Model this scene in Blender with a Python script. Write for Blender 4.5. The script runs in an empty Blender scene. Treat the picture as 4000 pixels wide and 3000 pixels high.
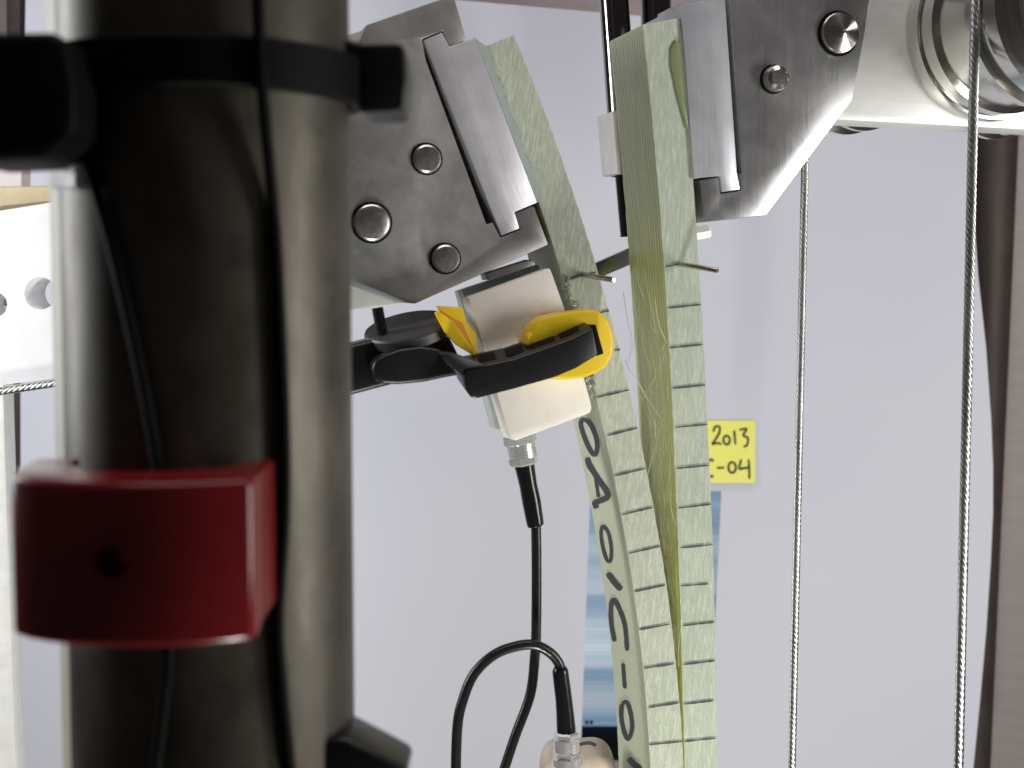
import bpy, bmesh, math, random
import numpy as np
from mathutils import Vector, Matrix

random.seed(7)
SC = bpy.context.scene
COL = SC.collection

# ---------------------------------------------------------------- camera
FPX = 5495.0                       # focal length in photo pixels (photo 4000 x 3000)
PITCH = math.radians(4.0)
CAM = Vector((0.0, -0.354, 0.0))
cd = bpy.data.cameras.new('camera')
cd.sensor_width = 36.0
cd.lens = FPX / 4000.0 * 36.0
cd.clip_start = 0.01
cd.clip_end = 20.0
cd.dof.use_dof = True
cd.dof.focus_distance = 0.385
cd.dof.aperture_fstop = 22.0
cam = bpy.data.objects.new('camera', cd)
cam.location = CAM
cam.rotation_euler = (math.pi / 2 - PITCH, 0, 0)
COL.objects.link(cam)
SC.camera = cam

# ---------------------------------------------------------------- world, lamps, exposure
w = bpy.data.worlds.new('World'); SC.world = w; w.use_nodes = True
wb = w.node_tree.nodes['Background']
wb.inputs[0].default_value = (0.90, 0.84, 0.84, 1)
wb.inputs[1].default_value = 0.035
SC.view_settings.view_transform = 'Standard'
SC.view_settings.look = 'None'
SC.view_settings.gamma = 1.0
SC.view_settings.exposure = 0.0
SC.view_settings.use_curve_mapping = False

def area(name, loc, target, sx, sy, watts, color):
    l = bpy.data.lights.new(name, 'AREA')
    l.shape = 'RECTANGLE'; l.size = sx; l.size_y = sy; l.energy = watts; l.color = color
    o = bpy.data.objects.new(name, l); COL.objects.link(o)
    o.location = loc
    d = Vector(target) - Vector(loc)
    o.rotation_euler = d.to_track_quat('-Z', 'Y').to_euler()
    return o

area('lamp_low', (0.06, -0.168, -0.36), (0.03, 0.14, 0.0), 0.018, 0.07, 1.15, (1.0, 0.99, 0.92))
area('lamp_right', (0.40, -0.168, -0.055), (0.02, 0.12, 0.0), 0.10, 0.20, 1.15, (1.0, 0.98, 0.96))
area('lamp_left', (-0.30, -0.020, 0.05), (-0.12, 0.06, 0.0), 0.06, 0.20, 0.80, (0.96, 0.98, 1.0))
area('overhead_fill', (0.06, -0.15, 0.60), (0.02, 0.06, 0.0), 0.6, 0.16, 1.7, (1.0, 0.90, 0.92))  # soft overhead fill added to brighten the rig, not a known panel

# ---------------------------------------------------------------- picture to place
ROT = Matrix.Rotation(math.pi / 2 - PITCH, 3, 'X')
TH = math.radians(15.0)
N = Vector((math.sin(TH), -math.cos(TH), 0))     # front normal of the test rig
U = Vector((math.cos(TH), math.sin(TH), 0))
UP = Vector((0, 0, 1))

def ray(px, py):
    return (ROT @ Vector(((px - 2000) / FPX, (1500 - py) / FPX, -1.0))).normalized()
def onY(px, py, y):
    r = ray(px, py)
    return CAM + r * ((y - CAM.y) / r.y)
O0 = onY(2400, 1500, 0.0)
def onK(px, py, k=0.0):
    """point of the rig plane that lies k metres in front of the specimen's front"""
    r = ray(px, py)
    return CAM + r * (((O0 + N * k - CAM).dot(N)) / r.dot(N))
def proj(p):
    q = ROT.transposed() @ (p - CAM)
    return (2000 + FPX * q.x / -q.z, 1500 - FPX * q.y / -q.z)
def mpp(p):                       # metres per photo pixel at p
    return -(ROT.transposed() @ (Vector(p) - CAM)).z / FPX

# ---------------------------------------------------------------- materials
MATS = {}
def newmat(name):
    m = bpy.data.materials.new(name); m.use_nodes = True
    MATS[name] = m
    nt = m.node_tree
    return m, nt, nt.nodes['Principled BSDF']
def node(nt, t, **kw):
    n = nt.nodes.new(t)
    for k, v in kw.items():
        if k.startswith('i_'):
            key = k[2:]
            key = int(key) if key.isdigit() else key.replace('_', ' ')
            n.inputs[key].default_value = v
        else:
            setattr(n, k, v)
    return n
def coords(nt, scale=(1, 1, 1), rot=(0, 0, 0)):
    tc = node(nt, 'ShaderNodeTexCoord')
    # rotate first, stretch afterwards
    m1 = node(nt, 'ShaderNodeMapping'); m1.inputs['Rotation'].default_value = rot
    m2 = node(nt, 'ShaderNodeMapping'); m2.inputs['Scale'].default_value = scale
    nt.links.new(tc.outputs['Object'], m1.inputs['Vector'])
    nt.links.new(m1.outputs['Vector'], m2.inputs['Vector'])
    return m2.outputs['Vector']
def noise(nt, vec, scale, detail=4, rough=0.55, dist=0.0):
    n = node(nt, 'ShaderNodeTexNoise')
    n.inputs['Scale'].default_value = scale; n.inputs['Detail'].default_value = detail
    n.inputs['Roughness'].default_value = rough; n.inputs['Distortion'].default_value = dist
    nt.links.new(vec, n.inputs['Vector'])
    return n.outputs['Fac']
def ramp(nt, fac, stops):
    r = node(nt, 'ShaderNodeValToRGB')
    e = r.color_ramp.elements
    while len(e) < len(stops): e.new(0.5)
    for i, (p, c) in enumerate(stops):
        e[i].position = p
        e[i].color = (c[0], c[1], c[2], 1) if not isinstance(c, (int, float)) else (c, c, c, 1)
    nt.links.new(fac, r.inputs['Fac'])
    return r.outputs['Color']
def mix(nt, fac, a, b, mode='MIX'):
    m = node(nt, 'ShaderNodeMix', data_type='RGBA', blend_type=mode)
    for idx, v in ((0, fac), (6, a), (7, b)):
        if hasattr(v, 'is_output'): nt.links.new(v, m.inputs[idx])
        elif idx == 0: m.inputs[0].default_value = v
        else: m.inputs[idx].default_value = (v[0], v[1], v[2], 1)
    return m.outputs[2]
def bump(nt, b, h, strength, dist):
    n = node(nt, 'ShaderNodeBump'); n.inputs['Strength'].default_value = strength
    n.inputs['Distance'].default_value = dist
    nt.links.new(h, n.inputs['Height'])
    nt.links.new(n.outputs['Normal'], b.inputs['Normal'])

def metal(name, col, rough, rot=(0, 0, 0), stretch=(1, 1, 30), grain=0.12, stain=0.10, bscale=900, bstr=0.12, metallic=1.0):
    m, nt, b = newmat(name)
    v = coords(nt, stretch, rot); v0 = coords(nt)
    g = noise(nt, v, bscale, 3, 0.6)
    s = noise(nt, v0, 70, 5, 0.6, 0.4)
    c = ramp(nt, s, [(0.32, [x * (1 - stain) for x in col]), (0.68, [min(1, x * (1 + stain * 0.5)) for x in col])])
    c2 = mix(nt, ramp(nt, g, [(0.35, 0.0), (0.7, grain * 2)]), c, [x * 0.65 for x in col])
    nt.links.new(c2, b.inputs['Base Color'])
    b.inputs['Metallic'].default_value = metallic
    add = node(nt, 'ShaderNodeMapRange'); add.inputs['From Min'].default_value = 0.3; add.inputs['From Max'].default_value = 0.7
    add.inputs['To Min'].default_value = max(0.03, rough - 0.07); add.inputs['To Max'].default_value = rough + 0.09
    mm = mix(nt, 0.5, g, s)
    nt.links.new(mm, add.inputs['Value'])
    nt.links.new(add.outputs[0], b.inputs['Roughness'])
    bump(nt, b, g, bstr, 0.0002)
    return m
def plain(name, col, rough, var=0.08, scale=200, bstr=0.1, bdist=0.0002, spec=0.5, **kw):
    m, nt, b = newmat(name)
    v = coords(nt)
    s = noise(nt, v, scale, 5, 0.6)
    c = ramp(nt, s, [(0.3, [x * (1 - var) for x in col]), (0.7, [min(1, x * (1 + var)) for x in col])])
    nt.links.new(c, b.inputs['Base Color'])
    b.inputs['Roughness'].default_value = rough
    b.inputs['Specular IOR Level'].default_value = spec
    for k, val in kw.items(): b.inputs[k.replace('_', ' ')].default_value = val
    bump(nt, b, s, bstr, bdist)
    return m

TILT = math.radians(-21)          # in-plane tilt of the left grip
metal('insert_tilted', (0.72, 0.71, 0.75), 0.40, metallic=0.55, rot=(0, -TILT, 0), stretch=(1, 1, 0.03), grain=0.10, bscale=1500)
metal('insert_upright', (0.66, 0.67, 0.71), 0.36, metallic=0.55, rot=(0, math.radians(4), 0), stretch=(1, 1, 0.03), grain=0.10, bscale=1500)
metal('grip_dull', (0.34, 0.335, 0.32), 0.46, metallic=0.6, stretch=(1, 1, 1), grain=0.05, stain=0.22, bscale=500, bstr=0.05)
metal('grip_polished', (0.50, 0.50, 0.50), 0.30, metallic=0.78, stretch=(1, 1, 0.05), grain=0.06, stain=0.16, bscale=1400, bstr=0.04)
metal('arm_alu', (0.80, 0.81, 0.78), 0.50, metallic=0.35, rot=(0, 0, 0), stretch=(0.03, 0.03, 1), grain=0.10, bscale=1300)
metal('turned', (0.72, 0.70, 0.66), 0.20, grain=0.03, stain=0.05, bscale=300, bstr=0.02)
metal('bolt', (0.70, 0.68, 0.66), 0.30, stretch=(1, 1, 1), grain=0.10, stain=0.25, bscale=600, bstr=0.15)
metal('chrome', (0.80, 0.80, 0.79), 0.24, metallic=0.7, grain=0.02, stain=0.08, bscale=300, bstr=0.02)
metal('rope_steel', (0.54, 0.555, 0.535), 0.30, stretch=(1, 1, 1), grain=0.05, bscale=900, bstr=0.03)
metal('column_steel', (0.120, 0.109, 0.086), 0.46, metallic=0.65, stretch=(1, 1, 0.25), grain=0.25, stain=0.45, bscale=260, bstr=0.05)
metal('dark_steel', (0.075, 0.06, 0.052), 0.55, metallic=0.3, stretch=(1, 1, 0.1), grain=0.08, stain=0.2, bscale=300, bstr=0.03)
metal('bracket_alu', (0.92, 0.92, 0.92), 0.55, stretch=(0.1, 1, 1), grain=0.04, stain=0.05, bscale=300, metallic=0.1)
metal('dark_rod', (0.30, 0.27, 0.27), 0.10, grain=0.02, stain=0.08, bscale=300, bstr=0.01)
plain('black_plastic', (0.008, 0.008, 0.009), 0.36, var=0.2, scale=2500, bstr=0.15, bdist=0.00005)
plain('grey_plastic', (0.055, 0.052, 0.056), 0.45, var=0.1, scale=2500, bstr=0.1, bdist=0.00005)
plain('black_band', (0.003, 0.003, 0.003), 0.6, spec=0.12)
plain('black_rubber', (0.008, 0.009, 0.009), 0.22, var=0.2, scale=700, bstr=0.12, bdist=0.0001)
plain('cable_jacket', (0.010, 0.011, 0.011), 0.28, var=0.2, scale=1600, bstr=0.35, bdist=0.00015)
plain('yellow_plastic', (0.86, 0.60, 0.01), 0.42, var=0.05, scale=900, bstr=0.1, bdist=0.00008)
plain('yellow_shaded', (0.50, 0.20, 0.01), 0.5)  # yellow pad plastic with the fold's shade put into the colour
plain('red_paint', (0.19, 0.010, 0.013), 0.22, var=0.06, scale=500, bstr=0.06, bdist=0.0001)
plain('white_wall_post', (0.85, 0.85, 0.82), 0.5)
plain('putty', (0.60, 0.51, 0.41), 0.6, var=0.1, scale=250, bstr=0.25)
plain('marker', (0.018, 0.018, 0.024), 0.5, var=0.3, scale=4000)
plain('pencil', (0.075, 0.072, 0.075), 0.5, var=0.5, scale=6000)
plain('note_paper', (0.78, 0.76, 0.16), 0.7, var=0.02, scale=500)
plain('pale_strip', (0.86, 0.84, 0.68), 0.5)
plain('timber', (0.46, 0.38, 0.23), 0.55, var=0.1, scale=120)
plain('bezel', (0.04, 0.05, 0.055), 0.4)
plain('blue_strip', (0.02, 0.06, 0.16), 0.4)
plain('white_nylon', (0.90, 0.91, 0.90), 0.4)
plain('light_block', (0.50, 0.47, 0.47), 0.5)

def mk_paper():
    m, nt, b = newmat('paper')
    v = coords(nt)
    a = noise(nt, v, 8, 4, 0.5); f = noise(nt, v, 1200, 3, 0.6)
    c = ramp(nt, a, [(0.3, (0.525, 0.535, 0.60)), (0.7, (0.55, 0.56, 0.62))])
    nt.links.new(c, b.inputs['Base Color']); b.inputs['Roughness'].default_value = 0.75
    bump(nt, b, f, 0.1, 0.0001)
mk_paper()
def mk_wall():
    m, nt, b = newmat('wall_plaster')
    v = coords(nt, (1, 1, 6))
    a = noise(nt, v, 40, 5, 0.6)
    c = ramp(nt, a, [(0.3, (0.56, 0.50, 0.48)), (0.7, (0.64, 0.58, 0.56))])
    nt.links.new(c, b.inputs['Base Color']); b.inputs['Roughness'].default_value = 0.8
    bump(nt, b, a, 0.3, 0.001)
mk_wall()
def mk_ceramic():
    m, nt, b = newmat('ceramic')
    v = coords(nt)
    a = noise(nt, v, 120, 5, 0.6); d = noise(nt, v, 260, 6, 0.7, 1.2)
    c = ramp(nt, a, [(0.3, (0.86, 0.82, 0.75)), (0.7, (0.92, 0.88, 0.81))])
    c = mix(nt, ramp(nt, d, [(0.62, 0.0), (0.72, 0.6)]), c, (0.40, 0.35, 0.33))
    nt.links.new(c, b.inputs['Base Color']); b.inputs['Roughness'].default_value = 0.55
    bump(nt, b, a, 0.15, 0.0003)
mk_ceramic()
def mk_gfrp(name, base, dark, light, rot, bstr=0.35):
    """glass fibre laminate: fine pale fibres in two directions over green resin"""
    m, nt, b = newmat(name)
    f1 = noise(nt, coords(nt, (1, 1, 0.10), (0, rot, 0)), 1900, 4, 0.75)
    f2 = noise(nt, coords(nt, (1, 1, 0.16), (0, rot + math.radians(38), 0)), 1700, 4, 0.75)
    big = noise(nt, coords(nt), 60, 4, 0.6)
    c = ramp(nt, big, [(0.3, dark), (0.7, base)])
    c = mix(nt, ramp(nt, f1, [(0.50, 0.0), (0.68, 0.75)]), c, light)
    c = mix(nt, ramp(nt, f2, [(0.54, 0.0), (0.70, 0.55)]), c, light)
    c = mix(nt, ramp(nt, f1, [(0.30, 0.5), (0.44, 0.0)]), c, [x * 0.75 for x in dark])
    nt.links.new(c, b.inputs['Base Color']); b.inputs['Roughness'].default_value = 0.5
    b.inputs['Subsurface Weight'].default_value = 0.15
    b.inputs['Subsurface Radius'].default_value = (0.002, 0.002, 0.001)
    b.inputs['Subsurface Scale'].default_value = 1.0
    bump(nt, b, f1, bstr, 0.0002)
mk_gfrp('laminate_left', (0.47, 0.51, 0.41), (0.40, 0.45, 0.34), (0.70, 0.73, 0.62), math.radians(-8))
mk_gfrp('laminate_right', (0.45, 0.50, 0.40), (0.38, 0.44, 0.34), (0.63, 0.68, 0.57), math.radians(-3))
mk_gfrp('laminate_side', (0.56, 0.59, 0.42), (0.48, 0.52, 0.33), (0.64, 0.66, 0.50), math.radians(-12), 0.1)
def mk_crack(name):
    m, nt, b = newmat(name)
    v = coords(nt, (1, 1, 0.03), (0, math.radians(3.0), 0))
    s = noise(nt, v, 1500, 4, 0.65); s2 = noise(nt, coords(nt, (1, 1, 0.12), (0, math.radians(3), 0)), 260, 4, 0.6, 0.5)
    tc = node(nt, 'ShaderNodeTexCoord'); sx = node(nt, 'ShaderNodeSeparateXYZ')
    nt.links.new(tc.outputs['Object'], sx.inputs[0])
    mr = node(nt, 'ShaderNodeMapRange')
    mr.inputs['From Min'].default_value = -0.105; mr.inputs['From Max'].default_value = 0.105
    nt.links.new(sx.outputs['Z'], mr.inputs['Value'])
    ad = node(nt, 'ShaderNodeMath', operation='MULTIPLY_ADD'); ad.inputs[1].default_value = 0.10
    nt.links.new(s2, ad.inputs[0]); nt.links.new(mr.outputs[0], ad.inputs[2])
    c = ramp(nt, ad.outputs[0], [(0.0, (0.64, 0.70, 0.13)), (0.30, (0.62, 0.65, 0.24)), (0.62, (0.62, 0.64, 0.34)), (0.74, (0.60, 0.63, 0.20)), (0.84, (0.47, 0.51, 0.33)), (1.0, (0.50, 0.54, 0.42))])
    c = mix(nt, ramp(nt, s, [(0.45, 0.0), (0.7, 0.6)]), c, (0.80, 0.83, 0.58))
    c = mix(nt, ramp(nt, s, [(0.30, 0.6), (0.45, 0.0)]), c, (0.33, 0.36, 0.11))
    wv = node(nt, 'ShaderNodeTexWave', bands_direction='Y'); wv.inputs['Scale'].default_value = 190; wv.inputs['Distortion'].default_value = 0.6; wv.inputs['Detail'].default_value = 2
    nt.links.new(tc.outputs['Object'], wv.inputs['Vector'])
    up_ = ramp(nt, ad.outputs[0], [(0.60, 0.0), (0.72, 0.55)])
    lines = mix(nt, 1.0, up_, ramp(nt, wv.outputs['Fac'], [(0.25, 1.0), (0.6, 0.0)]), 'MULTIPLY')
    c = mix(nt, lines, c, (0.24, 0.27, 0.12))
    nt.links.new(c, b.inputs['Base Color']); b.inputs['Roughness'].default_value = 0.4
    b.inputs['Subsurface Weight'].default_value = 0.35
    b.inputs['Subsurface Radius'].default_value = (0.006, 0.006, 0.002)
    b.inputs['Subsurface Scale'].default_value = 1.0
    bump(nt, b, s, 0.5, 0.0004)
mk_crack('fracture_face')
def mk_clear(name, col, rough, trans, ior=1.5):
    m, nt, b = newmat(name)
    n = noise(nt, coords(nt), 300, 4)
    c = ramp(nt, n, [(0.3, [x * 0.9 for x in col]), (0.7, col)])
    nt.links.new(c, b.inputs['Base Color'])
    b.inputs['Roughness'].default_value = rough; b.inputs['Transmission Weight'].default_value = trans
    b.inputs['IOR'].default_value = ior
mk_clear('glue', (0.45, 0.52, 0.42), 0.06, 0.55)
mk_clear('resin_tab', (0.55, 0.60, 0.53), 0.25, 0.25)
mk_clear('blue_adhesive', (0.52, 0.60, 0.56), 0.3, 0.2)
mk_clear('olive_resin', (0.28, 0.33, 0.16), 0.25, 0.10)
mk_clear('fibre', (0.80, 0.82, 0.60), 0.3, 0.0)
mk_clear('fibre_wall', (0.80, 0.80, 0.74), 0.3, 0.3)
mk_clear('pin_steel', (0.45, 0.44, 0.42), 0.25, 0.0)
MATS['pin_steel'].node_tree.nodes['Principled BSDF'].inputs['Metallic'].default_value = 1.0
def mk_screen():
    m, nt, b = newmat('screen_glow')
    tc = node(nt, 'ShaderNodeTexCoord'); mp = node(nt, 'ShaderNodeMapping')
    mp.inputs['Scale'].default_value = (0.4, 1, 1)
    nt.links.new(tc.outputs['Object'], mp.inputs['Vector'])
    a = noise(nt, mp.outputs['Vector'], 60, 2)
    st = node(nt, 'ShaderNodeTexNoise', noise_dimensions='1D'); st.inputs['Scale'].default_value = 70; st.inputs['Detail'].default_value = 3
    sx = node(nt, 'ShaderNodeSeparateXYZ'); nt.links.new(tc.outputs['Object'], sx.inputs[0]); nt.links.new(sx.outputs['Z'], st.inputs['W'])
    c = ramp(nt, st.outputs['Fac'], [(0.36, (0.20, 0.36, 0.55)), (0.47, (0.36, 0.52, 0.68)), (0.55, (0.52, 0.65, 0.78)), (0.66, (0.62, 0.72, 0.82))])
    wv = node(nt, 'ShaderNodeTexWave', bands_direction='Z'); wv.inputs['Scale'].default_value = 160
    nt.links.new(tc.outputs['Object'], wv.inputs['Vector'])
    c = mix(nt, ramp(nt, wv.outputs['Fac'], [(0.2, 0.25), (0.6, 0.0)]), c, (0.2, 0.34, 0.5))
    b.inputs['Base Color'].default_value = (0.02, 0.02, 0.02, 1)
    nt.links.new(c, b.inputs['Emission Color']); b.inputs['Emission Strength'].default_value = 0.60
    b.inputs['Roughness'].default_value = 0.3
mk_screen()

# ---------------------------------------------------------------- builders
def link_mesh(name, me, mats, parent=None, smooth=40.0, origin=None):
    for mm in (mats if isinstance(mats, (list, tuple)) else [mats]):
        me.materials.append(MATS[mm])
    co = np.empty(len(me.vertices) * 3); me.vertices.foreach_get('co', co); co = co.reshape(-1, 3)
    c = np.array(origin) if origin is not None else (co.max(0) + co.min(0)) / 2
    co -= c
    me.vertices.foreach_set('co', co.ravel()); me.update()
    if smooth:
        me.polygons.foreach_set('use_smooth', [True] * len(me.polygons))
        me.set_sharp_from_angle(angle=math.radians(smooth))
    o = bpy.data.objects.new(name, me); COL.objects.link(o)
    loc = Vector(c)
    if parent is not None:
        o.parent = parent
        q = parent
        while q is not None:
            loc -= Vector(q.location); q = q.parent
    o.location = loc
    return o
def from_bm(name, bm, mats, parent=None, smooth=40.0):
    bmesh.ops.recalc_face_normals(bm, faces=bm.faces)
    me = bpy.data.meshes.new(name); bm.to_mesh(me); bm.free()
    return link_mesh(name, me, mats, parent, smooth)
def tag(o, label, cat, group=None):
    o['label'] = label; o['category'] = cat
    if group: o['group'] = group
    return o
def structure(o): o['kind'] = 'structure'; return o
def thing(name, loc, label, cat, group=None):
    e = bpy.data.objects.new(name, None); COL.objects.link(e); e.location = loc; e.empty_display_size = 0.005
    return tag(e, label, cat, group)

def prism_bm(pts, back, bev=0.0, seg=2, holes=()):
    """front outline (3-D points) pushed back along a vector; every outline may have holes"""
    bm = bmesh.new()
    loops = [pts] + list(holes)
    eds = []
    for lp in loops:
        vs = [bm.verts.new(p) for p in lp]
        for a, b in zip(vs, vs[1:] + vs[:1]): eds.append(bm.edges.new((a, b)))
    if holes:
        bmesh.ops.triangle_fill(bm, use_beauty=True, edges=eds)
    else:
        bm.faces.new(list(bm.verts))
    r = bmesh.ops.extrude_face_region(bm, geom=list(bm.faces))
    vv = [g for g in r['geom'] if isinstance(g, bmesh.types.BMVert)]
    bmesh.ops.translate(bm, verts=vv, vec=back)
    bmesh.ops.recalc_face_normals(bm, faces=bm.faces)
    if bev:
        es = [e for e in bm.edges if len(e.link_faces) == 2 and e.calc_face_angle(0) > math.radians(25)]
        bmesh.ops.bevel(bm, geom=es, offset=bev, segments=seg, affect='EDGES', profile=0.5, clamp_overlap=True)
    return bm
def prism(name, pts, back, mat, parent=None, bev=0.0, seg=2, holes=(), smooth=35):
    return from_bm(name, prism_bm(pts, back, bev, seg, holes), mat, parent, smooth)
def rigplate(name, pxs, k, depth, mat, parent=None, bev=0.0003, seg=2, holes=()):
    return prism(name, [onK(x, y, k) for x, y in pxs], -N * depth, mat, parent, bev, seg,
                 [[onK(x, y, k) for x, y in h] for h in holes])
def circ(cx, cy, r, n=32, a0=0.0):
    return [(cx + r * math.cos(a0 + i * 2 * math.pi / n), cy + r * math.sin(a0 + i * 2 * math.pi / n)) for i in range(n)]
def frame_of(ax):
    ax = Vector(ax).normalized()
    t = Vector((0, 0, 1)) if abs(ax.z) < 0.9 else Vector((1, 0, 0))
    a = ax.cross(t).normalized(); b = ax.cross(a).normalized()
    return ax, a, b
def lathe(name, c, axis, prof, mat, parent=None, n=48, smooth=35, a0=0.0, caps=True):
    ax, a, b = frame_of(axis); c = Vector(c)
    bm = bmesh.new(); rings = []
    for z, r in prof:
        rings.append([bm.verts.new(c + ax * z + (a * math.cos(a0 + i * 2 * math.pi / n) + b * math.sin(a0 + i * 2 * math.pi / n)) * r) for i in range(n)])
    for r0, r1 in zip(rings, rings[1:]):
        for i in range(n): bm.faces.new((r0[i], r0[(i + 1) % n], r1[(i + 1) % n], r1[i]))
    if caps: bm.faces.new(rings[0]); bm.faces.new(rings[-1])
    return from_bm(name, bm, mat, parent, smooth)
def catmull(pts, per=8):
    P = [Vector(p) for p in pts]; P = [2 * P[0] - P[1]] + P + [2 * P[-1] - P[-2]]
    out = []
    for i in range(1, len(P) - 2):
        for j in range(per):
            t = j / per
            out.append(0.5 * ((2 * P[i]) + (P[i + 1] - P[i - 1]) * t + (2 * P[i - 1] - 5 * P[i] + 4 * P[i + 1] - P[i + 2]) * t * t + (3 * P[i] - P[i - 1] - 3 * P[i + 1] + P[i + 2]) * t ** 3))
    out.append(P[-2]); return out
def frames(path):
    T = [(path[min(i + 1, len(path) - 1)] - path[max(i - 1, 0)]).normalized() for i in range(len(path))]
    ax, a, b = frame_of(T[0]); F = []
    for t in T:
        a = (a - t * a.dot(t)).normalized(); F.append((t, a, t.cross(a)))
    return F
def tube_into(bm, path, rad, n=12, caps=True):
    F = frames(path); rings = []
    for i, p in enumerate(path):
        r = rad[i] if isinstance(rad, (list, tuple)) else rad
        t, a, b = F[i]
        rings.append([bm.verts.new(p + (a * math.cos(k * 2 * math.pi / n) + b * math.sin(k * 2 * math.pi / n)) * r) for k in range(n)])
    for r0, r1 in zip(rings, rings[1:]):
        for k in range(n): bm.faces.new((r0[k], r0[(k + 1) % n], r1[(k + 1) % n], r1[k]))
    if caps: bm.faces.new(rings[0]); bm.faces.new(rings[-1])
def tube(name, path, rad, mat, parent=None, n=14, smooth=50):
    bm = bmesh.new(); tube_into(bm, path, rad, n)
    return from_bm(name, bm, mat, parent, smooth)
def resample(path, step):
    out = [path[0]]; acc = 0.0
    for a, b in zip(path, path[1:]):
        L = (b - a).length; d = step - acc
        while d <= L:
            out.append(a.lerp(b, d / L)); d += step
        acc = (acc + L) % step if L else acc
    return out
def rope(name, path, R, mat, parent=None, strands=6, pitch=8.0, n=7):
    path = resample(path, R * 0.55); F = frames(path); bm = bmesh.new()
    r = R * 0.33; rc = R - r
    for s in range(strands + 1):
        if s == strands: tube_into(bm, path, R * 0.45, 6); break
        pp = []
        for i, p in enumerate(path):
            ang = -(i * R * 0.55) / (pitch * R) * 2 * math.pi + s * 2 * math.pi / strands
            pp.append(p + (F[i][1] * math.cos(ang) + F[i][2] * math.sin(ang)) * rc)
        tube_into(bm, pp, r, n, False)
    return from_bm(name, bm, mat, parent, 60)
def ribbon_into(bm, pxs, width, unp, closed=False, taper=True, wob=0.0):
    P = [Vector((x, y, 0)) for x, y in pxs]
    if len(P) > 2: P = catmull(P, 6)
    elif len(P) == 2: P = [P[0].lerp(P[1], i / 8) for i in range(9)]
    L = []; R = []
    for i, p in enumerate(P):
        t = (P[min(i + 1, len(P) - 1)] - P[max(i - 1, 0)]).normalized(); q = Vector((-t.y, t.x, 0))
        wd = width * (1 + wob * random.uniform(-1, 1))
        if taper and i in (0, len(P) - 1): wd *= 0.6
        L.append(p + q * wd / 2); R.append(p - q * wd / 2)
    lv = [bm.verts.new(unp(p.x, p.y)) for p in L]; rv = [bm.verts.new(unp(p.x, p.y)) for p in R]
    for i in range(len(P) - 1): bm.faces.new((lv[i], lv[i + 1], rv[i + 1], rv[i]))
def ribbon(name, pxs, width, unp, mat, parent=None, **kw):
    bm = bmesh.new(); ribbon_into(bm, pxs, width, unp, **kw)
    return from_bm(name, bm, mat, parent, 0)
def cutmesh(obj, cutters):
    """take cutters out of obj for good and delete them"""
    for c in cutters:
        md = obj.modifiers.new('cut', 'BOOLEAN'); md.operation = 'DIFFERENCE'; md.object = c; md.solver = 'EXACT'
    dg = bpy.context.evaluated_depsgraph_get(); dg.update()
    me = bpy.data.meshes.new_from_object(obj.evaluated_get(dg))
    obj.modifiers.clear(); obj.data = me
    for c in cutters: bpy.data.objects.remove(c, do_unlink=True)
    me.polygons.foreach_set('use_smooth', [True] * len(me.polygons)); me.set_sharp_from_angle(angle=math.radians(32))
    return obj
# crop helper: reading a 1400 px wide crop enlarged to 2212 px
def cr(x0, y0, pts, s=1400 / 2212.0): return [(x0 + x * s, y0 + y * s) for x, y in pts]

# ================================================================ the setting
YP, YW, YS = 0.22, 0.50, 0.30
wl = prism('wall', [Vector((-1.2, YW, -1.0)), Vector((1.2, YW, -1.0)), Vector((1.2, YW, 1.2)), Vector((-1.2, YW, 1.2))], Vector((0, 0.05, 0)), 'wall_plaster')
structure(wl)

outline = [(104, -160), (100, 0), (88, 700), (80, 1540), (83, 3700), (3740, 3700), (3802, 3000), (3828, 2740), (3853, 2456), (3870, 2200), (3879, 2000), (3879, 1820),
           (3872, 1646), (3852, 1360), (3821, 1077), (3803, 823), (3783, 512), (3770, 160), (2500, 62), (1787, 0)]
slot = [(2306, 1926), (2818, 1918), (2793, 2431), (2762, 3060), (2264, 3060)]
pap = prism('paper_backdrop', [onY(x, y, YP) for x, y in outline], Vector((0, 0.0006, 0)), 'paper', holes=[[onY(x, y, YP) for x, y in slot]])
structure(pap)

# ================================================================ things behind the rig
lt = thing('laptop', onY(2550, 3060, YS), 'laptop showing pale blue rows behind the slot in the white paper', 'laptop')
prism('lid', [onY(x, y, YS + 0.0015) for x, y in [(2150, 1780), (2960, 1780), (2960, 2975), (2150, 2975)]], Vector((0, 0.006, 0)), 'bezel', lt, 0.001)
prism('screen', [onY(x, y, YS) for x, y in [(2180, 1800), (2930, 1800), (2930, 2836), (2180, 2836)]], Vector((0, 0.0012, 0)), 'screen_glow', lt)
prism('task_bar', [onY(x, y, YS) for x, y in [(2180, 2838), (2930, 2838), (2930, 2866), (2180, 2866)]], Vector((0, 0.0012, 0)), 'blue_strip', lt)
for x in (2292, 2310):
    prism('icon', [onY(x + dx, 2822 + dy, YS - 0.0004) for dx, dy in [(-6, -8), (6, -8), (6, 8), (-6, 8)]], Vector((0, 0.0003, 0)), 'blue_strip', lt)

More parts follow.
